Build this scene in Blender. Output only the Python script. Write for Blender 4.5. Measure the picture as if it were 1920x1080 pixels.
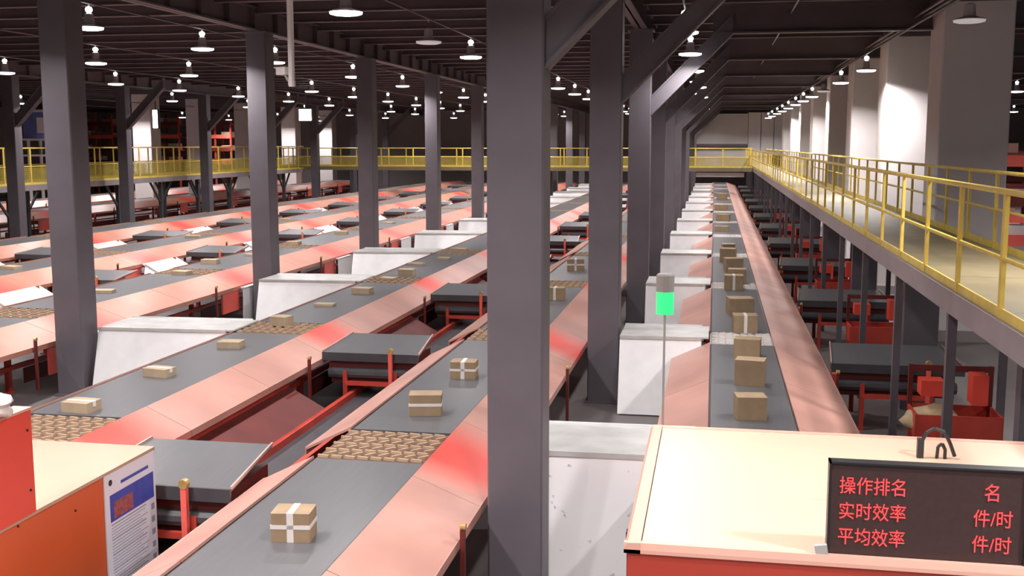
import bpy, math, random
from mathutils import Vector, Matrix
for o in list(bpy.data.objects): bpy.data.objects.remove(o)
SC = bpy.context.scene
COL = SC.collection
R = random.Random(7)

# ------------------------------------------------------------------ camera
F_PX = 2050.0
PITCH = math.atan(270 / F_PX)
YAW = math.atan(380 / F_PX * math.cos(PITCH))
CAM_Z = 1.6                      # eye height above the steel walkways (z = 0)
FLOOR = -2.9                     # hall floor
cam = bpy.data.cameras.new('camera'); cam.sensor_width = 36; cam.lens = 36 * F_PX / 1920
cam.clip_end = 400; cam.clip_start = .05
camo = bpy.data.objects.new('camera', cam); COL.objects.link(camo)
camo.location = (0, 0, CAM_Z); camo.rotation_euler = (math.pi / 2 - PITCH, 0, YAW)
SC.camera = camo

# ------------------------------------------------------------------ world, exposure
W = bpy.data.worlds.new('world'); SC.world = W; W.use_nodes = True
bg = W.node_tree.nodes['Background']; bg.inputs[0].default_value = (.75, .72, .8, 1); bg.inputs[1].default_value = .10
LAMP_POWER = 138.0
SC.view_settings.view_transform = 'Standard'; SC.view_settings.look = 'None'
SC.cycles.max_bounces = 4; SC.cycles.diffuse_bounces = 2; SC.cycles.glossy_bounces = 2
SC.view_settings.exposure = 0.45; SC.view_settings.gamma = 1.0
SC.view_settings.use_curve_mapping = False

# ------------------------------------------------------------------ materials
MATS = {}
def mat(name, col, rough=.5, metal=0., var=.12, scale=3., emit=None, strength=0., bump=0., spec=.5, stretch=(1, 1, 1), col2=None, thresh=None):
    m = bpy.data.materials.new(name); m.use_nodes = True
    nt = m.node_tree; b = nt.nodes['Principled BSDF']
    b.inputs['Roughness'].default_value = rough; b.inputs['Metallic'].default_value = metal
    b.inputs['Specular IOR Level'].default_value = spec
    tc = nt.nodes.new('ShaderNodeTexCoord'); mp = nt.nodes.new('ShaderNodeMapping'); mp.inputs['Scale'].default_value = stretch
    nz = nt.nodes.new('ShaderNodeTexNoise'); nz.inputs['Scale'].default_value = scale; nz.inputs['Detail'].default_value = 4
    rp = nt.nodes.new('ShaderNodeValToRGB')
    nt.links.new(tc.outputs['Object'], mp.inputs[0]); nt.links.new(mp.outputs[0], nz.inputs['Vector']); nt.links.new(nz.outputs[0], rp.inputs[0])
    c2 = col2 or tuple(min(1, c * (1 + var)) for c in col)
    c1 = tuple(c * (1 - var) for c in col) if not col2 else col
    a, z = thresh or (.3, .7)
    rp.color_ramp.elements[0].position = a; rp.color_ramp.elements[1].position = z
    rp.color_ramp.elements[0].color = (*c1, 1); rp.color_ramp.elements[1].color = (*c2, 1)
    nt.links.new(rp.outputs[0], b.inputs['Base Color'])
    if bump:
        bp = nt.nodes.new('ShaderNodeBump'); bp.inputs['Strength'].default_value = bump; bp.inputs['Distance'].default_value = .02
        nt.links.new(nz.outputs[0], bp.inputs['Height']); nt.links.new(bp.outputs[0], b.inputs['Normal'])
    if emit:
        b.inputs['Emission Color'].default_value = (*emit, 1); b.inputs['Emission Strength'].default_value = strength
    if emit: m.cycles.emission_sampling = 'NONE' if strength < 10 else 'AUTO'
    MATS[name] = m
    return m
mat('steel_grey', (.120, .109, .124), .5, 0, .1, 1.5)
mat('ceiling_deck', (.085, .064, .068), .6, 0, .15, .8)
mat('ceiling_steel', (.12, .094, .100), .55, 0, .12, 1.)
mat('concrete', (.17, .155, .15), .45, 0, .14, .9)
mat('wall_paint', (.30, .27, .26), .7, 0, .1, .4)
mat('white_wall', (.62, .60, .57), .6, 0, .06, .8)
mat('plaster', (.74, .70, .69), .65, 0, .05, .7)
mat('belt', (.108, .109, .115), .36, 0, .06, 5., stretch=(4, .3, 1))
mat('black_rubber', (.055, .055, .06), .42, 0, .15, 3.)
mat('peach_panel', (.52, .285, .232), .36, 0, .13, .9, stretch=(1, 1, 1))  # pale sheen of the red skirt paint put into the base colour
mat('salmon_panel', (.54, .225, .155), .36, 0, .13, .9)
mat('red_panel', (.82, .13, .10), .36, 0, .16, 1.6)
def painted_glow(name, L, end=(.54, .285, .23, 1)):  # red glow around the sorters put into the colour, fading into the panel tone
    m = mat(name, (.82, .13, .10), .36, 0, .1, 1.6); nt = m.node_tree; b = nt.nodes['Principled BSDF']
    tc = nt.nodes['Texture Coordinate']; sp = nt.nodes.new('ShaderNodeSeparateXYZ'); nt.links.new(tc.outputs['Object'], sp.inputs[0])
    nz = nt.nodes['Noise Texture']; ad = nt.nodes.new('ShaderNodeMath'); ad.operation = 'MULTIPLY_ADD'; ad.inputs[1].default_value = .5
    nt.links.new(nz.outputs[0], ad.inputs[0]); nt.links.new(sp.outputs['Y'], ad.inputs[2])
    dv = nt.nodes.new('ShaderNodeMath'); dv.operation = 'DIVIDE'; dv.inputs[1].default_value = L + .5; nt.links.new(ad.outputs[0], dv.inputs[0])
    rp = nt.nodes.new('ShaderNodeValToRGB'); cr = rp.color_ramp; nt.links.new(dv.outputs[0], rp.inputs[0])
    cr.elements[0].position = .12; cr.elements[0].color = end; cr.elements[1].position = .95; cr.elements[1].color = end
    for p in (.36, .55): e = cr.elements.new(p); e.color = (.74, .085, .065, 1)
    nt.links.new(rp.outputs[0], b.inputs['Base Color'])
painted_glow('painted_red_glow', 2.2); painted_glow('painted_glow_salmon', 2.2, (.54, .225, .155, 1))
mat('red_frame', (.50, .055, .035), .42, 0, .2, 2.)
mat('edge_steel', (.55, .40, .35), .35, .2, .1, 3.)
mat('orange_panel', (.66, .115, .030), .42, 0, .05, 1.)
mat('red_cover', (.78, .075, .045), .4, 0, .06, 1.)
mat('console_red', (.42, .05, .03), .42, 0, .06, 1.)
mat('yellow_mesh', (.50, .40, .07), .5, 0, .1, 3.)
mat('peach_top', (.52, .34, .245), .38, 0, .05, 1.)
mat('cream_top', (.72, .49, .355), .35, 0, .03, .8)
mat('pink_rim', (.72, .40, .31), .35, 0, .04, .8)
mat('yellow', (.74, .56, .11), .4, 0, .12, 4.)
mat('deck_plate', (.20, .168, .095), .45, 0, .14, 1.2)
mat('deck_edge', (.28, .25, .26), .45, 0, .1, 2.)
mat('white_metal', (.88, .88, .88), .3, .15, .06, 2.5)
mat('scuffed_white', (.88, .88, .88), .35, .1, .0, 9., col2=(.36, .35, .34), thresh=(.66, .74))
mat('galvanised', (.68, .69, .66), .32, .35, .12, 3.)
mat('roller_base', (.11, .07, .05), .6, 0, .2, 6.)
mat('wheel_tan', (.44, .30, .19), .5, 0, .15, 9.)
mat('cardboard', (.33, .235, .14), .7, 0, .12, 5.)
mat('cardboard_pale', (.42, .33, .22), .7, 0, .12, 5.)
mat('tape', (.78, .74, .70), .35, 0, .04, 5.)
mat('lamp_body', (.62, .60, .60), .35, .3, .05, 5.)
mat('lamp_glow', (.9, .9, .9), .4, 0, 0, 5., emit=(1., .96, .97), strength=7.)
mat('lamp_dim', (.6, .57, .57), .5, 0, .05, 5., emit=(1., .93, .92), strength=.22)
mat('flood_glow', (.9, .9, .9), .4, 0, 0, 5., emit=(.88, .92, 1.), strength=14.)
mat('led_black', (.050, .026, .024), .45, 0, .1, 30.)
mat('led_red', (.5, .05, .05), .5, 0, 0, 5., emit=(1., .045, .05), strength=1.05)
mat('green_glow', (.05, .5, .15), .3, 0, 0, 5., emit=(.02, 1., .20), strength=.9)
mat('grey_plastic', (.42, .40, .38), .4, 0, .08, 4.)
mat('black_plastic', (.02, .02, .022), .4, 0, .1, 5.)
mat('paper', (.78, .77, .84), .55, 0, .02, 3.)
mat('print_blue', (.06, .08, .42), .5, 0, .2, 8.)
mat('print_red', (.36, .10, .10), .5, 0, .4, 22.)
mat('print_grey', (.32, .32, .38), .6, 0, .3, 60.)
mat('sack', (.45, .34, .20), .8, 0, .2, 6., bump=.4)
mat('bag_white', (.74, .68, .62), .6, 0, .15, 9., bump=.5)
mat('brass', (.55, .36, .13), .35, .4, .2, 12.)
mat('blue_panel', (.14, .17, .42), .5, 0, .2, 2.)
mat('dark_red', (.13, .018, .014), .5, 0, .2, 2.)

# ------------------------------------------------------------------ mesh helpers
class MB:
    def __init__(s): s.v = []; s.f = []
    def quadbox(s, pts):            # eight points: bottom loop then top loop
        n = len(s.v); s.v += [tuple(p) for p in pts]
        for q in ((3, 2, 1, 0), (4, 5, 6, 7), (0, 1, 5, 4), (1, 2, 6, 5), (2, 3, 7, 6), (3, 0, 4, 7)): s.f.append(tuple(n + i for i in q))
        return s
    def box(s, x0, x1, y0, y1, z0, z1):
        return s.quadbox([(x0, y0, z0), (x1, y0, z0), (x1, y1, z0), (x0, y1, z0), (x0, y0, z1), (x1, y0, z1), (x1, y1, z1), (x0, y1, z1)])
    def prism(s, poly, a, b, axis):   # 2D polygon extruded along an axis from a to b
        k = len(poly); n = len(s.v)
        def P(u, w, t): return {'x': (t, u, w), 'y': (u, t, w), 'z': (u, w, t)}[axis]
        s.v += [P(u, w, a) for u, w in poly] + [P(u, w, b) for u, w in poly]
        s.f.append(tuple(n + i for i in range(k))[::-1]); s.f.append(tuple(n + k + i for i in range(k)))
        for i in range(k):
            j = (i + 1) % k; s.f.append((n + i, n + j, n + k + j, n + k + i))
        return s
    def tube(s, p, q, r, seg=8, r2=None):
        p = Vector(p); q = Vector(q); d = (q - p).normalized()
        a = d.orthogonal().normalized(); b = d.cross(a); n = len(s.v); r2 = r if r2 is None else r2
        for c, rr in ((p, r), (q, r2)):
            for i in range(seg):
                t = 2 * math.pi * i / seg; s.v.append(tuple(c + (a * math.cos(t) + b * math.sin(t)) * rr))
        for i in range(seg):
            j = (i + 1) % seg; s.f.append((n + i, n + j, n + seg + j, n + seg + i))
        s.f.append(tuple(range(n + seg - 1, n - 1, -1))); s.f.append(tuple(range(n + seg, n + 2 * seg)))
        return s
    def beam(s, p, q, w, h, up=(0, 0, 1)):   # rectangular bar from p to q
        p = Vector(p); q = Vector(q); d = (q - p).normalized(); u = Vector(up)
        sd = d.cross(u)
        if sd.length < 1e-4: sd = d.orthogonal()
        sd.normalize(); u = sd.cross(d).normalized()
        o = [(-w / 2, -h / 2), (w / 2, -h / 2), (w / 2, h / 2), (-w / 2, h / 2)]
        return s.quadbox([p + sd * a + u * b for a, b in o] + [q + sd * a + u * b for a, b in o])
    def lathe(s, prof, seg=16, c=(0, 0)):
        n = len(s.v); k = len(prof)
        for r, z in prof:
            for i in range(seg):
                t = 2 * math.pi * i / seg; s.v.append((c[0] + r * math.cos(t), c[1] + r * math.sin(t), z))
        for a in range(k - 1):
            for i in range(seg):
                j = (i + 1) % seg; s.f.append((n + a * seg + i, n + a * seg + j, n + (a + 1) * seg + j, n + (a + 1) * seg + i))
        s.f.append(tuple(n + i for i in range(seg))[::-1]); s.f.append(tuple(n + (k - 1) * seg + i for i in range(seg)))
        return s
    def mesh(s, name, m):
        me = bpy.data.meshes.new(name); me.from_pydata(s.v, [], s.f); me.validate(); me.update()
        import bmesh
        bm = bmesh.new(); bm.from_mesh(me); bmesh.ops.recalc_face_normals(bm, faces=bm.faces); bm.to_mesh(me); bm.free()
        me.materials.append(MATS[m] if isinstance(m, str) else m)
        return me
    def build(s, name, m, parent=None, loc=(0, 0, 0)): return put(name, s.mesh(name, m), parent, loc)
def put(name, me, parent=None, loc=(0, 0, 0), rz=0.):
    o = bpy.data.objects.new(name, me); COL.objects.link(o); o.parent = parent; o.location = loc; o.rotation_euler = (0, 0, rz)
    return o
def smooth(o, ang=40):
    me = o.data if hasattr(o, 'data') else o
    for p in me.polygons: p.use_smooth = True
    try: me.set_sharp_from_angle(angle=math.radians(ang))
    except Exception: pass
def tag(o, label=None, cat=None, group=None, kind=None):
    if label: o['label'] = label
    if cat: o['category'] = cat
    if group: o['group'] = group
    if kind: o['kind'] = kind
    return o
def empty(name, loc, label, cat, group=None, rz=0.):
    o = bpy.data.objects.new(name, None); COL.objects.link(o); o.location = loc; o.rotation_euler = (0, 0, rz); o.empty_display_size = .2
    return tag(o, label, cat, group)
ORD = ['first', 'second', 'third', 'fourth', 'fifth', 'sixth', 'seventh', 'eighth', 'ninth', 'tenth', 'eleventh', 'twelfth', 'thirteenth', 'fourteenth', 'fifteenth', 'sixteenth', 'seventeenth', 'eighteenth', 'nineteenth', 'twentieth']
CACHE = {}
def cached(key, fn):
    if key not in CACHE: CACHE[key] = fn()
    return CACHE[key]

# ------------------------------------------------------------------ the hall: floor, walls, ceiling
XL, XR, YB, YN = -62., 34., 104., -12.
CEIL = 5.05
tag(MB().box(XL, XR, YN, YB, FLOOR - .2, FLOOR).build('floor', 'concrete'), 'pale concrete floor of the sorting hall', kind='structure')
tag(MB().box(XL - .3, XL, YN, YB, FLOOR, CEIL).build('wall_left', 'wall_paint'), kind='structure')
tag(MB().box(XR, XR + .3, YN, YB, FLOOR, CEIL).build('wall_right', 'wall_paint'), kind='structure')
wb = tag(MB().box(XL, XR, YB, YB + .3, FLOOR, CEIL).build('wall_back', 'wall_paint'), 'far end wall of the hall', kind='structure')
# ribbed steel deck
prof = MB(); y = YN; pts = []
while y < YB:
    pts += [(y, CEIL), (y + .16, CEIL), (y + .22, CEIL + .09), (y + .38, CEIL + .09)]; y += .44
pts += [(YB, CEIL), (YB, CEIL + .25), (YN, CEIL + .25)]
n = len(pts)
for x in (XL, XR): prof.v += [(x, a, b) for a, b in pts]
for i in range(n): prof.f.append((i, (i + 1) % n, n + (i + 1) % n, n + i))
ceil = tag(prof.build('ceiling', 'ceiling_deck'), 'dark ribbed steel ceiling deck', kind='structure')
jm = MB().box(XL, XR, -.05, .05, CEIL - .24, CEIL - .01).box(XL, XR, -.09, .09, CEIL - .26, CEIL - .23).mesh('joist', 'ceiling_steel')
y = YN + 1.5
while y < YB: put('joist', jm, ceil, (0, y, 0)); y += 2.15
def girder(parent, p0, p1, zb, zt, ax):
    m = MB(); L = p1 - p0
    if ax == 'y': m.box(-.02, .02, 0, L, zb, zt); m.box(-.15, .15, 0, L, zb, zb + .04); m.box(-.15, .15, 0, L, zt - .04, zt)
    else: m.box(0, L, -.02, .02, zb, zt); m.box(0, L, -.14, .14, zb, zb + .04); m.box(0, L, -.14, .14, zt - .04, zt)
    return m
GX = [-1.83, -11.28, -28.0]
st = MB().box(-.14, .14, -.015, .015, 4.41, 4.91).mesh('stiffener', 'ceiling_steel')
for gx in GX:
    g = girder(ceil, 0, YB - YN, 4.37, 4.95, 'y').build('girder', 'ceiling_steel', ceil, (gx, YN, 0))
    for k in range(36): put('stiffener', st, g, (0, 13.5 + k * 1.43, 0))

# ------------------------------------------------------------------ steel columns
def column(x0, w, y, d, label, group, brace=0, mats='steel_grey'):
    xc, yc = x0 + w / 2, y + d / 2
    root = empty('steel_column', (xc, yc, FLOOR), label, 'column', group)
    H = 4.37 - FLOOR
    def shaft():
        c = .018; a, b = w / 2, d / 2
        return MB().prism([(-a + c, -b), (a - c, -b), (a, -b + c), (a, b - c), (a - c, b), (-a + c, b), (-a, b - c), (-a, -b + c)], .03, H, 'z').mesh('shaft', mats)
    put('shaft', cached(('shaft', w, d), shaft), root)
    put('base_plate', cached(('bp', w, d), lambda: MB().box(-w / 2 - .04, w / 2 + .04, -d / 2 - .05, d / 2 + .05, 0, .03).mesh('base_plate', mats)), root)
    put('cap_plate', cached(('cp', w, d), lambda: MB().box(-w / 2 - .05, w / 2 + .05, -d / 2 - .05, d / 2 + .05, H - .04, H).mesh('cap_plate', mats)), root)
    for sgn in ((1,) if brace == 1 else (-1, 1) if brace == 2 else ()):
        def kb():
            m = MB(); z0 = 2.31 - FLOOR; p = (w / 2, z0); r = 1.93; t = .34     # knee brace rising to the ceiling
            m.prism([(w / 2 + .003, z0), (w / 2 + r, z0 + r), (w / 2 + r, z0 + r + t * 1.3), (w / 2 + .003, z0 + t * 1.3)], -.10, .10, 'y')
            return m.mesh('knee_brace', mats)
        def kf():
            m = MB(); z0 = 2.31 - FLOOR; r = 1.93
            for dz in (0, .44): m.prism([(w / 2 + .003, z0 + dz - .015), (w / 2 + r, z0 + r + dz - .015), (w / 2 + r, z0 + r + dz + .03), (w / 2 + .003, z0 + dz + .03)], -.15, .15, 'y')
            return m.mesh('brace_flange', mats)
        b = put('knee_brace', cached(('kb', w), kb), root, rz=0 if sgn > 0 else math.pi)
        put('brace_flange', cached(('kf', w), kf), b)
    return root
for k in range(11):
    column(-2.1, .54, 10.1 + 8.6 * k, .46, ('large grey steel column in the middle foreground, first of its row' if k == 0 else
           '%s grey steel column from the front in the row left of the longest belt' % ORD[k]), 'grey columns beside the long belt', 1)
for k in range(10):
    column(-11.54, .52, 17.5 + 8.6 * k, .55, '%s dark grey steel column from the front in the row behind the white chutes' % ORD[k], 'dark columns among the belts')
for k in range(7):
    column(-28.3, .5, 40.2 + 8.6 * k, .5, '%s slim dark column from the left in the row before the left yellow walkway' % ORD[k], 'dark columns along the left walkway', 1)
# cross girders over the column rows
gm = girder(None, 0, 30, 4.24, 4.94, 'x').mesh('cross_girder', 'ceiling_steel')
for k in range(10): put('cross_girder', gm, ceil, (-.1, 10.33 + 8.6 * k, 0))

# tall plastered pillars beyond the right walkway and at the left
def pillar(x0, y, w, label, group):
    root = empty('plaster_pillar', (x0 + w / 2, y + w / 2, FLOOR), label, 'pillar', group)
    def shaft():
        a = w / 2; c = .03
        return MB().prism([(-a + c, -a), (a - c, -a), (a, -a + c), (a, a - c), (a - c, a), (-a + c, a), (-a, a - c), (-a, -a + c)], 0, CEIL - .3 - FLOOR, 'z').mesh('shaft', 'plaster')
    put('shaft', cached(('pl', w), shaft), root)
    put('plinth', cached(('plp', w), lambda: MB().box(-w / 2 - .06, w / 2 + .06, -w / 2 - .06, w / 2 + .06, 0, .25).mesh('plinth', 'wall_paint')), root)
    put('capital', cached(('plc', w), lambda: MB().box(-w / 2 - .1, w / 2 + .1, -w / 2 - .1, w / 2 + .1, CEIL - .32 - FLOOR, CEIL - .02 - FLOOR).mesh('capital', 'ceiling_steel')), root)
for k in range(8):
    pillar(4.95, 26.2 + 8.15 * k, 1.5, 'broad plastered pillar behind the right walkway, %s from the camera' % ORD[k], 'pillars behind the right walkway')
for k, yy in enumerate((65.0, 72.3, 80.2, 89.6, 98.8)):
    pillar(-36.6, yy, 1.27, 'pale pillar beyond the left walkway, %s from the left' % ORD[k], 'pale pillars beyond the left walkway')

# ------------------------------------------------------------------ conveyors
Y0S, PITCH_S, SL = 11.3, 7.15, 1.2        # first sorter, spacing, sorter length
BZ, SZ = -1.7, -1.95
def belt_line(name_label, x0, x1, lo, ro, ya, yb, dy=0., near=False, wheel='wheel_tan', base='roller_base', station='painted_red_glow', skirt='peach_panel'):
    """a long belt with sorter stations, sloping side panels, frame and legs"""
    w = x1 - x0; xc = (x0 + x1) / 2
    root = empty('belt_conveyor', (xc, ya, FLOOR), name_label, 'conveyor', 'long sorting belts')
    Z = -FLOOR                       # z offset inside the root
    ss = [Y0S + dy + PITCH_S * k for k in range(-2, 14)]
    ss = [s for s in ss if ya + .5 < s < yb - 1]
    hw = w / 2
    cuts = [ya] + [v for s in ss for v in (s - SL / 2, s + SL / 2)] + [yb]
    if ss and ss[0] - SL / 2 - ya < .3: cuts[0] = cuts[1]
    def beltm(L): return MB().prism([(-hw, BZ + Z - .05), (hw, BZ + Z - .05), (hw, BZ + Z - .012), (hw - .03, BZ + Z), (-hw + .03, BZ + Z), (-hw, BZ + Z - .012)], .015, L - .015, 'y').mesh('belt', 'belt')
    def skirtm(side, L, mt):
        xi = hw * side; xo = (ro - xc) if side > 0 else (lo - xc)
        t = .03; m = MB()
        m.prism([(xi, BZ + Z + .025), (xo, SZ + Z), (xo, SZ + Z - t), (xi, BZ + Z + .025 - t)], .006, L - .006, 'y')
        m.prism([(xo, SZ + Z), (xo + .012 * side, SZ + Z), (xo + .012 * side, SZ + Z - .09), (xo, SZ + Z - .09)], .006, L - .006, 'y')
        return m.mesh('side_panel', mt)
    for i in range(0, len(cuts) - 1, 2):
        a, b = cuts[i], cuts[i + 1]; L = b - a
        if L < .2: continue
        put('belt', cached(('b', w, round(L, 3)), lambda: beltm(L)), root, (0, a - ya, 0))
        for side in (-1, 1):
            aa, bb = a, b
            if side > 0: aa = a + (.5 if i else 0); bb = b - (.5 if i < len(cuts) - 2 else 0)
            nP = max(1, round((bb - aa) / 2.5)); l = (bb - aa) / nP
            for q in range(nP):
                put('side_panel', cached(('s', x0, side, round(l, 3)), lambda: skirtm(side, l, skirt)), root, (0, aa - ya + q * l, 0))
    for s in ss:
        p = put('sorter_bed', cached(('sb', w, base), lambda: MB().box(-hw, hw, .02, SL - .02, BZ + Z - .09, BZ + Z - .018).mesh('sorter_bed', base)), root, (0, s - SL / 2 - ya, 0))
        if near and s < 14:
            me = cached('wheel', lambda: MB().beam((-.062, -.02, 0), (.062, .02, 0), .03, .03).mesh('sorter_wheel', 'wheel_tan'))
            for r in range(9):
                for c in range(8):
                    put('sorter_wheel', me, p, (-hw + .075 + (w - .15) * (c + (.25 if r % 2 else -.05)) / 7.3, .1 + r * .125, BZ + Z - .005), .55 if r % 2 else -.55)
        else:
            def wm():
                m = MB()
                for r in range(8):
                    for c in range(8):
                        x = -hw + .08 + (w - .16) * c / 7; yy = .1 + r * .142; sg = .03 if r % 2 else -.03
                        m.beam((x - .055, yy - sg, BZ + Z - .005), (x + .055, yy + sg, BZ + Z - .005), .03, .03)
                return m.mesh('sorter_wheels', wheel)
            tag(put('sorter_wheels', cached(('wm', w), wm), p), kind='stuff')
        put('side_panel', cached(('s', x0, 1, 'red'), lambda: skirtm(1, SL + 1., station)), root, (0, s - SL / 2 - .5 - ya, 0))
        put('sensor_post', cached('sensor', lambda: MB().box(-.022, .022, -.022, .022, -.75, .12).mesh('sensor_post', 'dark_red')), root, (ro - xc + .06, s - 2.1 - ya, SZ + Z))
        put('sensor_head', cached('sensorh', lambda: MB().tube((-.02, 0, .15), (.03, 0, .15), .032, 10).mesh('sensor_head', 'brass')), root, (ro - xc + .06, s - 2.1 - ya, SZ + Z))
        put('end_plate', cached(('ep', x0), lambda: MB().prism([(ro - xc - .02, SZ + Z - .09), (ro - xc - .02, .35), (ro - xc - .06, .35), (ro - xc - .06, SZ + Z - .09)], 0, .95, 'y').mesh('end_plate', 'red_panel')), root, (0, s - SL / 2 - 1.0 - ya, 0)) if x1 < -12 else None
    L = yb - ya
    put('side_frame', MB().box(-hw - .02, -hw + .03, 0, L, BZ + Z - .36, BZ + Z - .05).mesh('side_frame', 'red_frame'), root)
    put('side_frame', MB().box(hw - .03, hw + .02, 0, L, BZ + Z - .36, BZ + Z - .05).mesh('side_frame', 'red_frame'), root)
    put('return_belt', MB().box(-hw + .06, hw - .06, 0, L, BZ + Z - .32, BZ + Z - .28).mesh('return_belt', 'black_rubber'), root)
    put('lower_rail', MB().box(hw + .02, hw + .09, 0, L, .42, .50).mesh('lower_rail', 'red_frame'), root)
    put('lower_rail', MB().box(-hw - .09, -hw - .02, 0, L, .42, .50).mesh('lower_rail', 'red_frame'), root)
    lm = cached(('leg', 1), lambda: MB().box(-.045, .045, -.045, .045, .0, BZ + Z - .36).box(-.09, .09, -.09, .09, 0, .015).mesh('leg', 'red_frame'))
    cb = cached(('cb', w), lambda: MB().box(-hw, hw, -.03, .03, .62, .72).mesh('cross_bar', 'red_frame'))
    ap = cached(('ap', w), lambda: MB().box(hw + .095, hw + .115, .3, 2.9, .12, .40).mesh('apron_panel', 'dark_red'))
    cbx = cached('cbx', lambda: MB().box(.0, .22, .0, .42, .62, .95).mesh('drive_box', 'red_frame'))
    y = ya + .4; kk = 0
    while y < yb:
        if y + 3 < yb: put('apron_panel', ap, root, (0, y - ya, 0))
        if kk % 2 and y + 3 < yb: put('drive_box', cbx, root, (hw - .5, y + 1.2 - ya, 0))
        kk += 1
        put('leg', lm, root, (-hw, y - ya, 0)); put('leg', lm, root, (hw, y - ya, 0)); put('cross_bar', cb, root, (0, y - ya, 0)); y += PITCH_S / 2
    return root, ss
LINES = {}
LINES['R'] = belt_line('longest grey belt with pink side panels running beside the right walkway', 0., 1.04, -.62, 1.84, 7.95, 97., dy=.4, wheel='tape', base='grey_plastic', station='peach_panel')
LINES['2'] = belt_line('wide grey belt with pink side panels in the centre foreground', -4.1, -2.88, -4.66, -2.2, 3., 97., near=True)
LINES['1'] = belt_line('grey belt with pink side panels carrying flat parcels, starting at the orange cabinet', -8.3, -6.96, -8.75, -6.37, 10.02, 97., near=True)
LINES['0'] = belt_line('belt line just behind the white chutes and the dark column row, with red end plates', -14.15, -12.55, -14.85, -11.72, 10., 97., dy=7.9, skirt='salmon_panel', station='painted_glow_salmon')
LINES['m1'] = belt_line('fourth belt line from the camera at left, before the farther grey side trays', -19., -17.5, -19.6, -16.75, 14., 97., dy=5.0, skirt='salmon_panel', station='painted_glow_salmon')
LINES['m2'] = belt_line('fifth belt line from the camera at left, nearest the left walkway', -24.2, -22.6, -24.9, -21.8, 20., 97., dy=3.2, skirt='salmon_panel', station='painted_glow_salmon')
LINES['m3'] = belt_line('belt line seen between the legs under the left walkway', -34.2, -32.6, -34.9, -31.8, 38., 97., dy=2., skirt='salmon_panel', station='painted_glow_salmon')
LINES['m4'] = belt_line('farthest belt line beyond the left walkway', -40.2, -38.6, -40.9, -37.8, 42., 97., dy=5., skirt='salmon_panel', station='painted_glow_salmon')

# chutes on the left side of a line: slide surface on top, tall pale side sheet
def chute(xe, xo, y, label, group, L=1.16, zt=-1.66, drop=.12, mt='white_metal', foot=0.):
    """xe: edge at the belt, xo: outer end"""
    x0, x1 = min(xe, xo), max(xe, xo); xc = (x0 + x1) / 2; s = 1 if xo > xe else -1
    root = empty('metal_chute', (xc, y, FLOOR), label, 'chute', group); Z = -FLOOR
    a, b = xe - xc, xo - xc; za, zb = zt + Z, zt + Z - drop
    key = (round(a, 2), round(b, 2), L, mt, drop, foot)
    put('slide', cached(('sl',) + key, lambda: MB().prism([(a, za), (b, zb), (b, zb - .03), (a, za - .03)], .03, L, 'y').mesh('slide', 'galvanised')), root)
    sg = 1 if b > a else -1; a2 = a + .12 * sg; bb = b - foot * sg
    def sheet():
        lo_, z1, z2 = (-.34 if abs(b - a) > .5 else -.05), za - .05, zb - .05  # wide sheets lean out at the foot, shaped to catch overhead light
        return MB().quadbox([(a2, lo_, .02), (bb, lo_, .02), (bb, lo_ + .025, .02), (a2, lo_ + .025, .02), (a2, 0, z1), (b, 0, z2), (b, .025, z2), (a2, .025, z1)]).mesh('side_sheet', mt)
    put('side_sheet', cached(('ss',) + key, sheet), root)
    put('rim', cached(('rm',) + key, lambda: MB().prism([(a2, za + .005), (b, zb + .005), (b, zb - .05), (a2, za - .05)], -.02, .03, 'y').mesh('rim', 'galvanised')), root)
    put('back_sheet', cached(('bs',) + key, lambda: MB().prism([(a2, za + .02), (b, zb + .02), (b, .02), (a2, .02)], L, L + .025, 'y').mesh('back_sheet', mt)), root)
    put('end_sheet', cached(('es',) + key, lambda: MB().prism([(b, zb - .04), (bb, .02), (bb - .02 * (1 if b > a else -1), .02), (b - .02 * (1 if b > a else -1), zb - .04)], .03, L, 'y').mesh('end_sheet', mt)), root)
    return root
for i, s in enumerate(LINES['R'][1]):
    chute(-.02, -1.50 if i else -1.95, s - .6, ('dirty white chute side sheet between the large column and the orange console' if i == 0 else 'white metal chute on the left of the longest belt, %s from the front' % ORD[i]),
          'white chutes left of the longest belt', mt='scuffed_white' if i == 0 else 'white_metal', zt=-1.6, drop=.01)
for i, s in enumerate([v for v in LINES['1'][1] if v > 15]):
    chute(-8.32, -10.9, s - .58, 'white metal chute between the dark column row and the parcel belt, %s from the front' % ORD[i], 'white chutes behind the parcel belt', zt=-1.67, drop=.02)
for i, s in enumerate(LINES['0'][1]):
    chute(-11.72, -11.61, s - .7, 'narrow white chute beside the dark column row, %s from the left' % ORD[i], 'narrow chutes of the rear belt', L=1.3, zt=-1.98, drop=.02)
for i, s in enumerate(LINES['m1'][1]):
    chute(-16.73, -15.7, s - .7, 'bright metal slide of the fourth belt line, %s from the left' % ORD[i], 'slides of the fourth belt line', L=1.9, zt=-1.95, drop=.5)
for i, s in enumerate(LINES['m2'][1]):
    chute(-21.78, -20.6, s - .7, 'bright metal slide of the fifth belt line, %s from the left' % ORD[i], 'slides of the fifth belt line', L=1.9, zt=-1.95, drop=.5)

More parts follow.
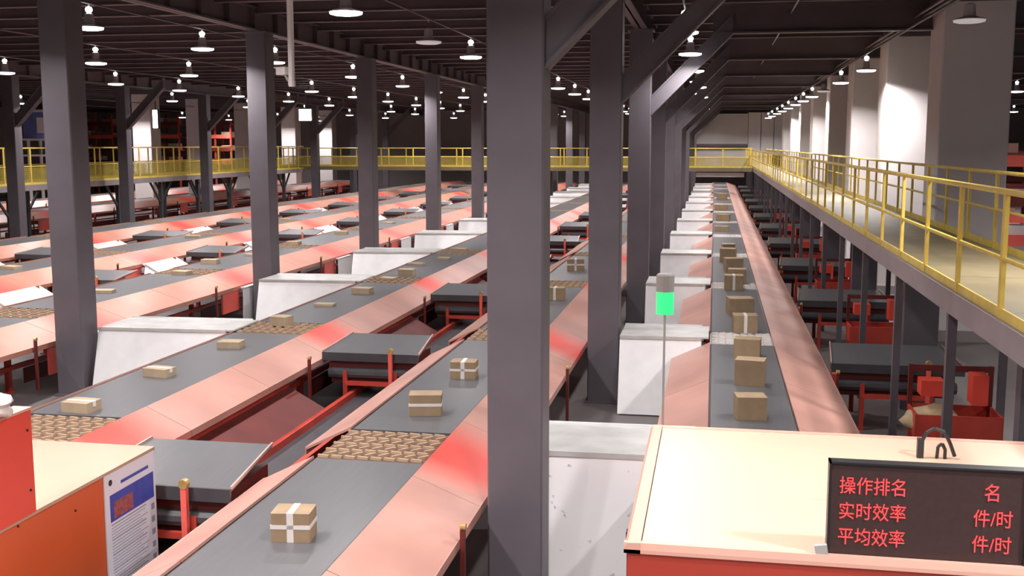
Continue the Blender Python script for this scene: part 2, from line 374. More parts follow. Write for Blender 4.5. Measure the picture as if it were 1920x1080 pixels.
# black side trays on legs
def tray(xa, xb, y, label, group, dark='black_rubber', L=1.3, z=-1.74):
    xc = (xa + xb) / 2; root = empty('side_tray', (xc, y, FLOOR), label, 'conveyor', group); Z = z - FLOOR; h = (xb - xa) / 2; key = (round(h, 3), L, dark)
    put('tray_top', cached(('tt',) + key, lambda: MB().quadbox([(-h, 0, Z - .13), (h, 0, Z - .13), (h - .10, L, Z - .03), (-h + .10, L, Z - .03), (-h, 0, Z - .10), (h, 0, Z - .10), (h - .10, L, Z), (-h + .10, L, Z)]).mesh('tray_top', 'belt')), root)
    put('front_lip', cached(('fl',) + key, lambda: MB().box(-h, h, -.03, .0, Z - .24, Z - .10).mesh('front_lip', 'black_rubber')), root)
    put('tray_edge', cached(('te',) + key, lambda: MB().beam((h, 0, Z - .09), (h - .10, L, Z + .01), .02, .03).mesh('tray_edge', 'edge_steel')), root)
    put('tray_edge', cached(('te2',) + key, lambda: MB().beam((-h, 0, Z - .09), (-h + .10, L, Z + .01), .02, .03).mesh('tray_edge', 'edge_steel')), root)
    put('under_frame', cached(('uf',) + key, lambda: MB().box(-h + .12, h - .12, .08, L - .1, Z - .62, Z - .2).mesh('under_frame', 'dark_red')), root)
    put('roller', cached(('rl',) + key, lambda: MB().tube((-h + .1, .05, Z - .45), (h - .1, .05, Z - .45), .09, 10).mesh('roller', 'black_rubber')), root)
    lg = cached(('tl', round(Z, 2)), lambda: MB().box(-.035, .035, -.035, .035, 0, Z - .4).mesh('leg', 'red_frame'))
    for sx in (-1, 1):
        for yy in (-.02, L - .05): put('leg', lg, root, (sx * h * .52, yy, 0))
    put('cross_bar', cached(('tc',) + key, lambda: MB().box(-h * .52, h * .52, -.06, -.01, .52, .59).mesh('cross_bar', 'red_frame')), root)
    put('motor_box', cached(('mb',) + key, lambda: MB().prism([(-h * .95, .62), (-h * .30, .62), (-h * .22, .70), (-h * .22, .84), (-h * .95, .84)], .2, .6, 'y').mesh('motor_box', 'red_panel')), root)
    put('guide_post', cached('gp', lambda: MB().box(-.03, .03, -.03, .03, -.6, .02).mesh('guide_post', 'red_panel')), root, (h * .45, -.1, Z - .1))
    put('guide_ring', cached('gr', lambda: MB().tube((0, -.035, .06), (0, .035, .06), .05, 10).mesh('guide_ring', 'brass')), root, (h * .45, -.1, Z - .1))
    return root
for i, s in enumerate(LINES['1'][1]):
    tray(-6.36, -4.70, s - 1.35, 'black side tray between the parcel belt and the centre belt, %s from the front' % ORD[i], 'black trays beside the parcel belt')
for i, s in enumerate(LINES['R'][1]):
    tray(1.90, 3.9, s - 1.2, 'grey-black side tray under the right walkway, %s from the front' % ORD[i], 'trays under the right walkway', dark='belt')
for i, s in enumerate(LINES['m1'][1]):
    tray(-16.6, -14.95, s + 1.9, 'dark side tray of the fourth belt line, %s from the left' % ORD[i], 'dark trays of the fourth belt line')
for i, s in enumerate(LINES['m2'][1]):
    tray(-21.6, -19.7, s + 2.1, 'dark side tray of the fifth belt line, %s from the left' % ORD[i], 'dark trays of the fifth belt line')

tk = empty('takeaway_conveyor', (-5.52, 9.9, FLOOR), 'low dark belt with red rails beneath the black trays', 'conveyor')
MB().box(-.28, .28, 0, 80, .27, .32).build('belt', 'black_rubber', tk)
for sx in (-1, 1): MB().box(sx * .32 - .04, sx * .32 + .04, 0, 80, .18, .42).build('side_rail', 'red_frame', tk)
for s_ in LINES['1'][1]:
    if s_ < 80:
        for sx, xo in ((-1, -.98), (1, .80)):
            MB().prism([(sx * .37, .40), (xo, .74), (xo, .71), (sx * .37, .37)], s_ + .15 - 9.9, s_ + 4.6 - 9.9, 'y').build('collecting_sheet', 'dark_red', tk)
            MB().box(xo - .02, xo + .02, s_ + .15 - 9.9, s_ + 4.6 - 9.9, .70, .78).build('sheet_rail', 'red_frame', tk)
lgm = MB().box(-.03, .03, -.03, .03, 0, .2).mesh('leg', 'red_frame')
for k in range(30):
    for sx in (-1, 1): put('leg', lgm, tk, (sx * .32, .5 + 2.7 * k, 0))
# ------------------------------------------------------------------ walkways with yellow railings
def infill():
    m = MB()
    for k in range(24): m.box(-.004, .004, .03 + k * .075 - .009, .03 + k * .075 + .009, .04, .76)
    for k in range(9): m.box(-.004, .004, 0, 1.8, .05 + k * .08, .064 + k * .08)
    return m.mesh('mesh_infill', 'yellow_mesh')
def railing(parent, x, y0, y1, h=1.17, mid=.56, mesh=False, heavy=True, loop=False):
    L = y1 - y0
    put('top_rail', MB().tube((x, y0, h), (x, y1, h), .03, 8).mesh('top_rail', 'yellow'), parent)
    put('mid_rail', MB().tube((x, y0, mid), (x, y1, mid), .024, 8).mesh('mid_rail', 'yellow'), parent)
    put('kick_plate', MB().box(x - .01, x + .01, y0, y1, .0, .11).mesh('kick_plate', 'yellow'), parent)
    pm = cached(('rp', h), lambda: MB().box(-.02, .02, -.04, .04, -.12, h).mesh('railing_post', 'yellow'))
    im = cached('infill', infill) if mesh else None
    y = y0 + .1
    while y < y1:
        put('railing_post', pm, parent, (x, y, 0))
        if mesh and y + 1.8 < y1: put('mesh_infill', im, parent, (x, y, 0))
        y += 1.83
def walkway(label, x0, x1, y0, y1, hl, hr, midl=.56, mesh=False):
    root = empty('elevated_walkway', ((x0 + x1) / 2, y0, FLOOR), label, 'walkway', 'yellow railed walkways')
    sub = root; Z = -FLOOR
    def P(name, m, mt): return put(name, m.mesh(name, mt), root, (0, 0, 0))
    xc = (x0 + x1) / 2; L = y1 - y0
    y = 0.
    dm = cached(('dk', x1 - x0), lambda: MB().box(x0 - xc, x1 - xc, .004, 2.996, Z - .05, Z).mesh('deck_plate', 'deck_plate'))
    while y + 3 <= L + .01: put('deck_plate', dm, root, (0, y, 0)); y += 3.
    P('edge_beam', MB().box(x0 - xc - .06, x0 - xc, 0, L, Z - .24, Z + .015), 'deck_edge')
    P('edge_beam', MB().box(x1 - xc, x1 - xc + .06, 0, L, Z - .24, Z + .015), 'deck_edge')
    return root, xc, Z
rw, rxc, Z = walkway('grey steel walkway with yellow railings running along the right side', 2.62, 4.3, 5., 95., 1.17, 1.05)
def rail_at(root, xw, L, xc, zo, h, mid, mesh=False):
    n0 = set(root.children)
    e_before = [c for c in root.children]
    railing(root, xw - xc, 0, L, h, mid, mesh)
    for c in root.children:
        if c not in e_before: c.location.z += zo
rail_at(rw, 2.62, 90., rxc, Z, 1.17, .56)
rail_at(rw, 4.28, 90., rxc, Z, 1.17, .6)
pm = MB().box(-.05, .05, -.05, .05, 0, Z - .24).mesh('support_post', 'steel_grey')
pw = MB().box(-.28, .28, -.10, .10, 0, Z - .24).mesh('support_pier', 'steel_grey')
jb = MB().box(0, 4.3 - 2.62, -.04, .04, Z - .22, Z - .05).mesh('cross_joist', 'deck_edge')
k = 0; y = 4.2
while y < 89:
    put('support_post', pm, rw, (2.66 - rxc, y, 0)); put('support_post', pm, rw, (4.2 - rxc, y + .3, 0)); put('cross_joist', jb, rw, (2.62 - rxc, y, 0))
    if k % 2 == 0: put('support_pier', pw, rw, (3.5 - rxc, y + 2.9, 0))
    y += 3.58; k += 1
lw, lxc, Z = walkway('long walkway with yellow mesh railings at the left rear', -31.5, -29.0, 30., 75.0, 1.3, 1.3); lw.location.z -= .16
rail_at(lw, -29.0, 45.0, lxc, Z, 1.58, .80, True)
rail_at(lw, -31.5, 45.0, lxc, Z, 1.58, .80, True)
lp = MB().box(-.09, .09, -.09, .09, .16, Z - .2).mesh('leg', 'black_rubber')
ld = MB().beam((0, .1, 1.6), (0, 1.1, Z - .22), .08, .1, (1, 0, 0)).beam((0, -.1, 1.6), (0, -1.1, Z - .22), .08, .1, (1, 0, 0)).mesh('diagonal_brace', 'black_rubber')
y = 3.
while y < 44:
    for xx in (-29.2, -31.3):
        put('leg', lp, lw, (xx - lxc, y, 0)); put('diagonal_brace', ld, lw, (xx - lxc, y, 0))
    y += 4.3
# far cross walkway (built along its own y axis, then turned)
fw = empty('elevated_walkway', (2.5, 76.0, FLOOR), 'far walkway with yellow railings crossing above the belts', 'walkway', 'yellow railed walkways')
LF = 33.6
y = 0.
dm = MB().box(-.9, .9, .004, 2.796, Z - .05, Z).mesh('deck_plate', 'deck_plate')
while y + 2.8 <= LF + .01: put('deck_plate', dm, fw, (0, y, 0)); y += 2.8
for xx in (-.96, .9): put('edge_beam', MB().box(xx, xx + .06, 0, LF, Z - .24, Z + .015).mesh('edge_beam', 'deck_plate'), fw)
rail_at(fw, -.93, LF, 0, Z, 1.3, .7, True); rail_at(fw, .93, LF, 0, Z, 1.3, .7, True)
for yy in (4.4, 13.8, 28.):
    for xx in (-.8, .8): put('leg', lp, fw, (xx, yy, 0))
fw.rotation_euler = (0, 0, math.pi / 2)
# pale sign board hung below the far walkway and stair rail
tag(MB().box(-1.2, 2.0, 75.6, 75.7, -.62, -.32).build('cable_duct', 'plaster'), 'pale long duct just below the far walkway above the longest belt', 'duct')

# ------------------------------------------------------------------ far end rooms
ofc = empty('wall_cabin', (1.2, 97.6, 0), 'pale panelled cabin high on the far end wall', 'cabin')
MB().box(-3.4, 1.6, 0, 2.2, 1.6, 4.2).build('cabin_wall', 'white_wall', ofc)
for k in range(3): MB().box(1.63 + k * 1.1, 2.68 + k * 1.1, .1, 2.2, .6, 4.3).build('cabin_panel', 'plaster', ofc)
MB().box(-3.4, 1.6, -.15, 0, 1.35, 1.6).build('cabin_sill', 'ceiling_steel', ofc)
MB().box(-3.3, 3.6, .4, 2.2, -.4, 1.3).build('cabin_base', 'plaster', ofc)

# ------------------------------------------------------------------ lamps
def lamp_meshes():
    body = MB().lathe([(.05, .30), (.085, .28), (.10, .12), (.11, .08), (.24, .045), (.275, .03), (.275, .018), (.06, .03)], 16).mesh('shade', 'lamp_body')
    lens = MB().lathe([(.268, .02), (.262, -.012), (.20, -.028), (.02, -.036)], 16).mesh('lens', 'lamp_glow')
    top = MB().lathe([(.03, .31), (.06, .335), (.07, .37), (.055, .41), (.02, .425)], 12).mesh('top_glow', 'lamp_glow')
    stem = MB().tube((0, 0, .42), (0, 0, .49), .015, 6).mesh('stem', 'lamp_body')
    for m in (body, lens, top): smooth(m)
    return body, lens, top, stem
LB, LL, LT, LS = lamp_meshes()
lens_off = LL.copy(); lens_off.materials.clear(); lens_off.materials.append(MATS['lamp_dim'])
def lamp(x, y, z, label, group, on=True, power=1., light=True):
    root = empty('high_bay_lamp', (x, y, z), label, 'lamp', group)
    put('shade', LB, root); put('lens', LL if on else lens_off, root); put('stem', LS, root)
    if on:
        put('top_glow', LT, root)
        if light:
            key = ('L', power)
            def mk():
                l = bpy.data.lights.new('lamp_light', 'AREA'); l.shape = 'DISK'; l.size = .5; l.energy = LAMP_POWER * power; l.color = (1., .93, .93); l.spread = math.radians(150)
                return l
            put('lamp_light', cached(key, mk), root, (0, 0, -.05))
    return root
def seq(a, st_, b=92.): return [a + st_ * i for i in range(int((b - a) / st_) + 1)]
ROWS = [(-5.93, 3.7, [-2., 3., 8., 12.6, 17.37, 22.63, 26.69, 37.] + seq(42., 5.1), 'over the parcel belt'),
        (-12.25, 3.87, [3., 9., 15.2, 20.3, 25.2, 29.7, 36.5, 42.6, 48.] + seq(53.4, 5.3), 'over the dark column row'),
        (-.62, 3.7, [-3., 2., 7., 15.5, 21.6, 26.7, 32.9, 38.5, 42.3, 47.6, 51.2, 57., 64.5, 68., 74., 82., 90.5, 94.], 'over the longest belt'),
        (4.27, 3.7, [-2., 4., 13.8, 20.4, 33.57, 40.13, 46.2, 51.67, 56.71, 62., 68., 74., 80., 87., 93.], 'over the right walkway'),
        (-16.1, 3.7, [11., 16.4, 21.6, 26.9] + seq(32.14, 5.3), 'over the fourth belt line'),
        (-20.95, 3.7, [20., 25., 30.02, 36.22, 40.95] + seq(46.46, 5.9), 'over the fifth belt line'),
        (-26.5, 3.7, seq(33., 9.), 'before the left walkway'), (-35.9, 3.7, [44., 52.6, 62.8, 87.2, 96.8], 'beyond the left walkway'),
        (-42., 3.7, seq(48., 8.6), 'at the far left'), (12., 3.7, [4., 9.8, 15.5, 21.] + seq(30., 9.), 'beyond the right pillars (nearest ones unseen, added)'), (19.4, 3.7, [60., 69., 78.], 'at the far right')]  # nearest lamps past the right pillars are unseen, added to brighten the first pillar
UNLIT = {(-5.93, 22.63), (4.27, 20.4), (4.27, 46.2)}
LP = {(4.27, 33.57): 1.9, (4.27, 40.13): 1.6, (4.27, 13.8): 2.0}
RP = {-.62: .6, 4.27: 1.4, -42.: 2.6, -35.9: 1.5, -26.5: 1.2, 12.: 1.2, 19.4: 1.5}
for x, z, ys, g in ROWS:
    for i, y in enumerate(ys):
        dead = (x, y) in UNLIT
        shown = [v for v in ys if v > 11]
        lab = '%s high-bay lamp from the camera in the row %s' % (ORD[shown.index(y)], g) if y > 11 else '%s high-bay lamp out of frame overhead %s' % (ORD[i], g)
        lamp(x, y, z, ('unlit ' if dead else '') + lab, 'lamps ' + g, on=not dead, power=LP.get((x, y), RP.get(x, 1.)) * (1.7 if y < 10 else 1.))
    c = MB().tube((x, YN, z + .49), (x, 99, z + .49), .022, 6)
    tag(c.build('conduit', 'ceiling_steel'), 'thin ceiling conduit carrying the lamps ' + g, 'conduit', 'ceiling conduits')
# three pipes under the ceiling beside the right pillars, thin line with discs above the longest belt
for k, xx in enumerate((4.55, 4.72, 4.86)):
    tag(MB().tube((xx, 0, 4.55), (xx, 95, 4.55), .035, 8).build('ceiling_pipe', 'ceiling_steel'), 'ceiling pipe in front of the right pillars, %s of three from the aisle' % ORD[k], 'pipe', 'pipes beside the right pillars')
dl = empty('sensor_line', (1.72, 5, 4.7), 'thin cable with round detectors below the ceiling above the right aisle', 'cable')
MB().tube((0, 0, 0), (0, 88, 0), .018, 6).build('cable', 'lamp_body', dl)
dd = MB().lathe([(.02, -.08), (.12, -.06), (.14, -.02), (.10, 0.02), (.04, .03)], 14).mesh('detector', 'grey_plastic')
for k in range(8): put('detector', dd, dl, (0, 13. + 10.2 * k, 0))
# flood lights at the left, bright
FL1 = (-23.8, 62., 3.3); FL2 = (-34.45, 64., 3.15)
def flood(x, y, z, w, h, label):
    r = empty('flood_light', (x, y, z), label, 'lamp')
    MB().box(-w / 2 - .05, w / 2 + .05, 0, .18, -h / 2 - .05, h / 2 + .05).build('housing', 'black_plastic', r)
    MB().box(-w / 2, w / 2, -.02, .01, -h / 2, h / 2).build('front_glass', 'flood_glow', r)
    MB().box(-.03, .03, .05, .12, h / 2, CEIL - z).build('hanger', 'ceiling_steel', r)
flood(FL1[0], FL1[1], FL1[2], .75, .65, 'bright square flood light in the middle distance between dark columns')
flood(FL2[0], FL2[1], FL2[2], .3, 1.1, 'tall bright flood light beside the leftmost pale pillar')

# white drop pole with a security camera
pp = empty('drop_pole', (-4.4, 11.1, CEIL - .02), 'white pole hanging from the ceiling at upper left', 'pole')
MB().tube((0, 0, 0), (0, 0, 2.24 + .0 - CEIL + .02), .034, 10).build('pole', 'white_metal', pp)
MB().lathe([(.09, -.03), (.09, 0.), (.02, .01)], 12).build('flange', 'tape', pp)
MB().lathe([(.034, 2.20 - CEIL + .02), (.04, 2.22 - CEIL + .02), (.04, 2.26 - CEIL + .02), (.034, 2.27 - CEIL + .02)], 10).build('end_cap', 'white_metal', pp)
sc_ = empty('security_camera', (-4.43, 11.1, 2.36), 'small pale security camera fixed to the white hanging pole', 'camera', rz=math.radians(-25))
MB().box(-.15, -.01, -.045, .045, -.035, .035).build('camera_body', 'white_metal', sc_)
MB().tube((-.16, 0, 0), (-.145, 0, 0), .03, 10).build('lens', 'black_plastic', sc_)
MB().box(-.17, .0, -.055, .055, .035, .045).build('sun_hood', 'tape', sc_)
MB().beam((-.06, 0, -.03), (-.01, 0, -.10), .02, .02).build('bracket', 'grey_plastic', sc_)

# ------------------------------------------------------------------ parcels
def parcel(x, y, z, w, d, h, rz, label, group, mt='cardboard', tapes='x'):
    r = empty('parcel', (x, y, z), label, 'parcel', group, rz)
    a, b = w / 2, d / 2; c = .008
    m = MB(); m.prism([(-a + c, -b), (a - c, -b), (a, -b + c), (a, b - c), (a - c, b), (-a + c, b), (-a, b - c), (-a, -b + c)], .001, h, 'z')
    m.build('carton', mt, r)
    t = .003
    if 'x' in tapes: MB().box(-.028, .028, -b - t, b + t, .0015, h + t).build('tape', 'tape', r)
    if 'h' in tapes: MB().box(-a - t, a + t, -b - t, b + t, h * .46, h * .60).build('tape', 'tape', r)
    if 't' in tapes: MB().box(-a - t, a + t, -.03, .03, h * .5, h + t).build('tape', 'tape', r)
    return r
P2 = [(-3.42, 8.42, .33, .26, .25, .12, 'xh', 'cardboard'), (-3.43, 12.78, .40, .28, .26, .2, 'h', 'cardboard'), (-3.44, 14.95, .36, .3, .24, .05, 'xh', 'cardboard'),
      (-3.53, 28.5, .45, .3, .30, .1, 'xh', 'cardboard'), (-3.28, 23.0, .4, .3, .26, 0, 'x', 'cardboard'), (-3.5, 19.4, .36, .3, .2, .3, 'x', 'cardboard'), (-3.4, 36., .4, .3, .25, .1, 'x', 'cardboard')]
for i, (x, y, w, d, h, rz, t, m) in enumerate(P2):
    parcel(x, y, BZ, w, d, h, rz, ('brown carton with a white tape cross nearest the camera on the centre belt' if i == 0 else 'taped brown carton on the centre belt, %s from the camera' % ORD[sorted(range(7), key=lambda q: P2[q][1]).index(i)]), 'parcels on the centre belt', m, t)
P1 = [(-7.7, 12.15, .38, .30, .13), (-7.77, 14.25, .40, .26, .12), (-7.71, 16.5, .38, .28, .11), (-7.75, 18.75, .34, .28, .17), (-7.81, 21.2, .40, .26, .05), (-7.64, 23.15, .42, .3, .13), (-7.82, 25.7, .40, .26, .05), (-7.6, 26.6, .38, .3, .16), (-8.0, 28.9, .45, .3, .06), (-7.6, 30.5, .36, .3, .06), (-7.8, 33.3, .5, .3, .06), (-7.5, 37.4, .4, .3, .15), (-7.7, 41.5, .4, .3, .15)]
for i, (x, y, w, d, h) in enumerate(P1):
    parcel(x, y, BZ, w, d, h, R.uniform(-.25, .25), 'flat tan parcel on the belt behind the orange cabinet, %s from the camera' % ORD[i], 'parcels on the parcel belt', 'cardboard_pale', 't' if i in (0, 1) else '')
PR = [(.5, 13.3, .36, .3, .28), (.56, 15.2, .40, .3, .36), (.58, 17.2, .4, .3, .3), (.6, 19.5, .42, .35, .32), (.56, 21.6, .48, .4, .33), (.50, 25.3, .42, .35, .34), (.60, 26.4, .42, .35, .36), (.55, 28.9, .45, .35, .36), (.45, 31.4, .42, .35, .38), (.46, 32.6, .36, .35, .4), (.34, 42.4, .5, .4, .2), (.44, 48., .55, .5, .3), (.4, 55.8, .6, .5, .3), (.5, 66.3, .6, .5, .4)]
for i, (x, y, w, d, h) in enumerate(PR):
    parcel(x, y, BZ, w, d, h, R.uniform(-.2, .2), 'brown carton on the longest belt, %s from the camera' % ORD[i], 'parcels on the longest belt', 'cardboard', 'x' if i in (3, 5) else '')
P0 = [(-13.37, 22.2), (-13.28, 25.7), (-13.7, 28.2), (-13.4, 30.4), (-13.4, 38.3), (-13.68, 34.3), (-13.3, 44.)]
P0.sort(key=lambda p: p[1])
for i, (x, y) in enumerate(P0):
    parcel(x, y, BZ, .45, .3, .07 + .03 * (i % 3), R.uniform(-.3, .3), 'flat parcel on the belt behind the white chutes, %s from the left' % ORD[i], 'parcels on the rear belt', 'cardboard_pale', '')
for i, (x, y) in enumerate([(-18.3, 26.), (-18.2, 29.), (-18.1, 36.), (-18.3, 45.)]):
    parcel(x, y, BZ, .5, .3, .09, R.uniform(-.3, .3), 'flat parcel on the fourth belt line, %s from the left' % ORD[i], 'parcels on the fourth belt line', 'cardboard_pale', '')

# ------------------------------------------------------------------ console with the LED board (right foreground)
cs = empty('conveyor_console', (.95, 5.4, FLOOR), 'peach-topped red console housing in the lower right foreground', 'console'); Z = -FLOOR
T = -.43 + Z
x0, x1 = -.41 - .95, 2.5 - .95
MB().box(x0 + .09, x1 - .02, .04, 2.36, T - .012, T).build('top_panel', 'cream_top', cs)
m = MB().prism([(x0, T - .03), (x0 + .02, T + .005), (x0 + .085, T + .008), (x0 + .085, T - .05), (x0, T - .05)], 0, 2.42, 'y')
m.build('rim', 'pink_rim', cs)
MB().prism([(0, T - .03), (.01, T + .004), (.035, T + .006), (.035, T - .05), (0, T - .05)], x0 + .0, x1, 'x').build('rim', 'pink_rim', cs)
MB().box(x0 + .09, x1, 2.36, 2.42, T - .03, T + .004).build('rim', 'pink_rim', cs)
MB().box(x0 + .02, x1, .012, .04, .05, T - .05).build('front_panel', 'console_red', cs)
MB().box(x0 + .012, x0 + .04, .04, 2.40, .05, T - .05).build('side_panel', 'console_red', cs)
MB().box(x0 + .04, x1, 2.37, 2.40, .05, T - .05).build('back_panel', 'console_red', cs)
MB().box(x0 - .012, x0 + .0, .3, .36, T - .16, T - .05).build('latch', 'black_plastic', cs)
MB().box(.05 - .95 + .9, .6 - .1 - .95 + .1, .9, .904, T + .0, T + .0015).build('seam', 'pink_rim', cs)
MB().beam((.54 - .95, .03, T + .02), (.60 - .95, .03, T + .03), .03, .05).build('bracket', 'grey_plastic', cs)
led = empty('led_board', (1.06, 5.44, -.43), 'black LED board with red Chinese text standing on the console', 'display board')
MB().box(-.455, .455, 0, .06, 0, .468).build('board', 'led_black', led)
m = MB(); m.box(-.465, -.455, -.012, .06, -.01, .478); m.box(.455, .465, -.012, .06, -.01, .478); m.box(-.465, .465, -.012, .06, .468, .478); m.box(-.465, .465, -.012, .06, -.01, 0)
m.build('bezel', 'black_plastic', led)
def text(s, x, z, size, mt, parent, loc_y=-.004, align='LEFT', sx=1.):
    c = bpy.data.curves.new('t', 'FONT'); c.body = s; c.size = size; c.align_x = align; c.extrude = .0008
    o = bpy.data.objects.new('t', c); COL.objects.link(o)
    bpy.context.view_layer.update()
    dg = bpy.context.evaluated_depsgraph_get()
    me = bpy.data.meshes.new_from_object(o.evaluated_get(dg)); bpy.data.objects.remove(o)
    me.materials.clear(); me.materials.append(MATS[mt])
    ob = bpy.data.objects.new('led_text', me); COL.objects.link(ob); ob.parent = parent; ob.location = (x, loc_y, z); ob.rotation_euler = (math.pi / 2, 0, 0); ob.scale = (sx, 1, 1)
    return ob
for i, (a, b) in enumerate((('操作排名', '名'), ('实时效率', '件/时'), ('平均效率', '件/时'))):
    z = .325 - i * .130
    text(a, -.415, z, .094, 'led_red', led, sx=.86); text(b, .40 - (.06 if i == 0 else 0), z, .094, 'led_red', led, align='RIGHT', sx=.86)
cb = empty('black_cable', (1.47, 7.3, -.43), 'black cable looping out of the console top behind the LED board', 'cable')
pts = [(-.10, 0, .0), (-.10, 0, .10), (-.07, 0, .17), (-.02, .0, .20), (.04, 0, .18), (.08, 0, .10), (.11, 0, .02)]
m = MB()
for a, b in zip(pts, pts[1:]): m.tube(a, b, .012, 8)
pts = [(.0, 0, 0), (.005, 0, .08), (.03, 0, .10), (.05, 0, .06), (.05, 0, 0)]
for a, b in zip(pts, pts[1:]): m.tube(a, b, .011, 8)
m.build('cable', 'black_plastic', cb)
MB().box(-.125, -.085, -.02, .02, .0, .13).build('plug', 'black_plastic', cb)

# ------------------------------------------------------------------ orange cabinet with the poster (left foreground)
oc = empty('orange_cabinet', (-6.66, 5., FLOOR), 'orange cabinet with a peach top in the lower left foreground', 'cabinet')
T = -1.4 + Z; E_ = 4.82
MB().box(-1.75, 1.22, 0, E_, T - .03, T).build('top_panel', 'peach_top', oc)
MB().box(1.16, 1.20, 0, E_ - .01, .02, T - .03).build('side_panel', 'orange_panel', oc)
MB().box(-1.72, 1.16, E_ - .05, E_ - .01, .02, T - .03).build('end_panel', 'orange_panel', oc)
MB().box(-1.75, 1.20, .0, .04, .02, T - .03).build('end_panel', 'orange_panel', oc)
MB().box(1.10, 1.235, 1.8, 2.84, T + .002, T + .86).build('upright_cover', 'red_cover', oc)
MB().box(1.08, 1.24, 1.78, 2.85, T + .86, T + .88).build('cover_cap', 'pink_rim', oc)
bt = MB().lathe([(.012, 0), (.012, .006), (.006, .01)], 8).mesh('bolt', 'black_plastic')
for yy, zz in ((2.84, .2), (2.84, .7), (2.4, -.06), (2.7, -.06), (3.5, -.2)):
    o = put('bolt', bt, oc, (1.236 if zz > 0 else 1.20, yy - .06, T + zz)); o.rotation_euler = (0, math.pi / 2, 0)
ps_ = empty('notice_poster', (-5.445, 9.35, -2.26), 'white notice poster with a blue header on the orange cabinet', 'poster', rz=math.radians(90))
MB().box(-.46, .46, -.0, .012, -.40, .83).build('sheet', 'paper', ps_)
MB().box(-.38, .42, -.002, .0, .36, .62).build('header_print', 'print_blue', ps_)
MB().box(-.32, .02, -.003, -.001, .38, .54).build('picture_print', 'print_red', ps_)
MB().lathe([(.03, 0), (.03, .002)], 14).build('logo_print', 'black_plastic', ps_, (-.36, -.001, .74)).rotation_euler = (math.pi / 2, 0, 0)
MB().box(-.18, .33, -.002, .0, .68, .71).build('title_print', 'print_blue', ps_)
m = MB()
for i in range(22):
    z = .325 - i * .029
    if i % 5 == 0: m.box(-.37, .26, -.002, 0, z, z + .012)
    else: m.box(-.37, .34 - .3 * ((i * 7) % 5) / 6, -.002, 0, z, z + .007)
for i in range(5): m.box(.36, .42, -.002, 0, .24 - i * .13, .30 - i * .13)
tag(m.build('text_print', 'print_grey', ps_), kind='stuff')

# crumpled white bag on the red cover
import bmesh
def blob(name, r, sc, seed, mt, amp=.25):
    bm = bmesh.new(); bmesh.ops.create_icosphere(bm, subdivisions=3, radius=r); rr = random.Random(seed)
    ph = [rr.uniform(0, 6.28) for _ in range(6)]
    for v in bm.verts:
        n = v.co.normalized(); k = 1 + amp * (math.sin(5 * n.x + ph[0]) * math.sin(4 * n.y + ph[1]) + .5 * math.sin(9 * n.z + ph[2] + 3 * n.x))
        v.co = Vector((n.x * r * k * sc[0], n.y * r * k * sc[1], max(n.z, -.55) * r * k * sc[2]))
    lo = min(v.co.z for v in bm.verts)
    for v in bm.verts: v.co.z = (v.co.z - lo)
    me = bpy.data.meshes.new(name); bm.to_mesh(me); bm.free(); me.materials.append(MATS[mt]); smooth(me, 60)
    return me
tag(put('plastic_bag', blob('plastic_bag', .16, (1, 1, .8), 3, 'bag_white'), None, (-5.5, 7.42, T + FLOOR + .881)), 'crumpled white bag on the red cover at the left edge', 'bag')
tag(put('parcel_sack', blob('parcel_sack', .3, (1.3, .9, .75), 5, 'sack', .12), None, (3.0, 15.2, -2.255)), 'tan sack of parcels under the right walkway', 'sack')

# signal light with a lit green lens
sl = empty('signal_light', (-.55, 13.3, FLOOR), 'signal light with a lit green lens left of the longest belt', 'signal light')
MB().tube((0, 0, 0), (0, 0, 2.45), .014, 8).build('pole', 'grey_plastic', sl)
MB().lathe([(.105, 2.45), (.105, 2.72)], 18).build('green_lens', 'green_glow', sl)
MB().lathe([(.108, 2.72), (.108, 2.92), (.09, 2.94)], 18).build('cap', 'grey_plastic', sl)

# red chute bins and sack racks under the right walkway
def bin_(x, y, label):
    r = empty('red_bin', (x, y, FLOOR), label, 'bin', 'red bins under the right walkway')
    for sx in (-1, 1):
        for sy in (-1, 1): put('leg', cached('bleg', lambda: MB().box(-.03, .03, -.03, .03, 0, .62).mesh('leg', 'red_frame')), r, (sx * .5, sy * .3, 0))
    put('tub', cached('btub', lambda: MB().box(-.55, .55, -.35, .35, .60, .64).box(-.55, .55, -.35, -.32, .60, .95).box(-.55, -.52, -.35, .35, .60, .95).box(.52, .55, -.35, .35, .60, .95).box(-.55, .55, .32, .35, .60, .95).mesh('tub', 'red_frame')), r)
    put('top_box', cached('btop', lambda: MB().box(-.45, -.15, -.1, .2, 1.15, 1.36).mesh('top_box', 'red_cover')), r)
    put('top_box', cached('btop2', lambda: MB().box(.2, .40, -.1, .2, 1.05, 1.45).mesh('top_box', 'red_cover')), r)
    put('back_post', cached('bpo', lambda: MB().box(-.55, -.49, .29, .35, .62, 1.5).box(.49, .55, .29, .35, .62, 1.5).box(-.55, .55, .28, .32, 1.42, 1.5).mesh('back_post', 'dark_red')), r)
for i in range(6):
    bin_(3.25, 15.2 + 7.15 * i, 'red tub on legs under the right walkway, %s from the camera' % ORD[i])

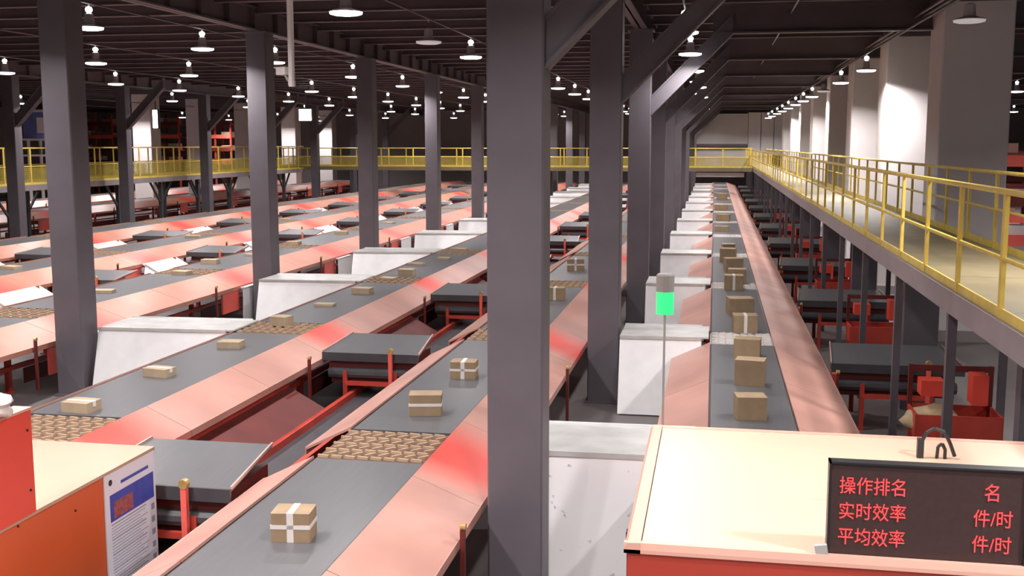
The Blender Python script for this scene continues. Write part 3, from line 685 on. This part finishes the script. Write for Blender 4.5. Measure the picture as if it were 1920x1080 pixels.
# red sorting machines beyond the left walkway
def rack(x, y, w, h, label, seed):
    rr = random.Random(seed)
    r = empty('sorting_rack', (x, y, FLOOR), label, 'rack', 'red sorting racks beyond the left walkway')
    for xx in (-w / 2, 0, w / 2):
        for yy in (0, 1.6): MB().box(xx - .07, xx + .07, yy - .07, yy + .07, 0, h).build('upright', 'red_frame', r)
    z = 1.6
    while z < h:
        MB().box(-w / 2, w / 2, -.1, 1.7, z, z + .10).build('shelf', 'red_frame', r)
        MB().box(-w / 2, w / 2, -.14, -.1, z - .05, z + .28).build('shelf_front', 'red_panel' if rr.random() < .5 else 'dark_red', r)
        for q in range(3):
            xx = -w / 2 + w * (q + .5) / 3
            if rr.random() < .6: MB().box(xx - .5, xx + .4, .2, 1.1, z + .10, z + .10 + rr.uniform(.3, .6)).build('load', rr.choice(['peach_panel', 'cardboard_pale', 'plaster']), r)
        z += 1.15
for i, (x, y, w, h) in enumerate([(-56., 93, 3.2, 7.2), (-49.8, 93, 4., 7.2), (-44.3, 93, 3., 7.0)]):
    rack(x, y, w, h, '%s red shelved sorting rack from the left beyond the left walkway' % ORD[i], 11 + i)
bp_ = empty('control_cabin', (-43.4, 65., FLOOR), 'blue and grey control cabin on legs glimpsed at the far left edge', 'cabin')
MB().box(-.9, .9, 0, 1.6, 4.85, 6.55).build('cabin_wall', 'blue_panel', bp_)
MB().box(.1, .75, -.03, 0, 5.2, 6.2).build('window', 'plaster', bp_)
MB().box(-1., 1., -.05, 1.65, 6.55, 6.7).build('cabin_roof', 'plaster', bp_)
for xx in (-.7, .7):
    for yy in (.1, 1.4): MB().box(xx - .07, xx + .07, yy, yy + .14, 0, 4.72).build('leg', 'plaster', bp_)
MB().box(-1., 1., -.1, 1.65, 4.72, 4.85).build('cabin_floor', 'plaster', bp_)
MB().box(-1., 1., -.1, 1.65, 3.7, 3.82).build('lower_platform', 'plaster', bp_)
for i, (x, y) in enumerate([(10.5, 34.), (12.5, 44.), (15., 56.)]):
    rack(x, y, 5, 4.4, 'red shelved rack beyond the right pillars, %s from the camera' % ORD[i], 31 + i)
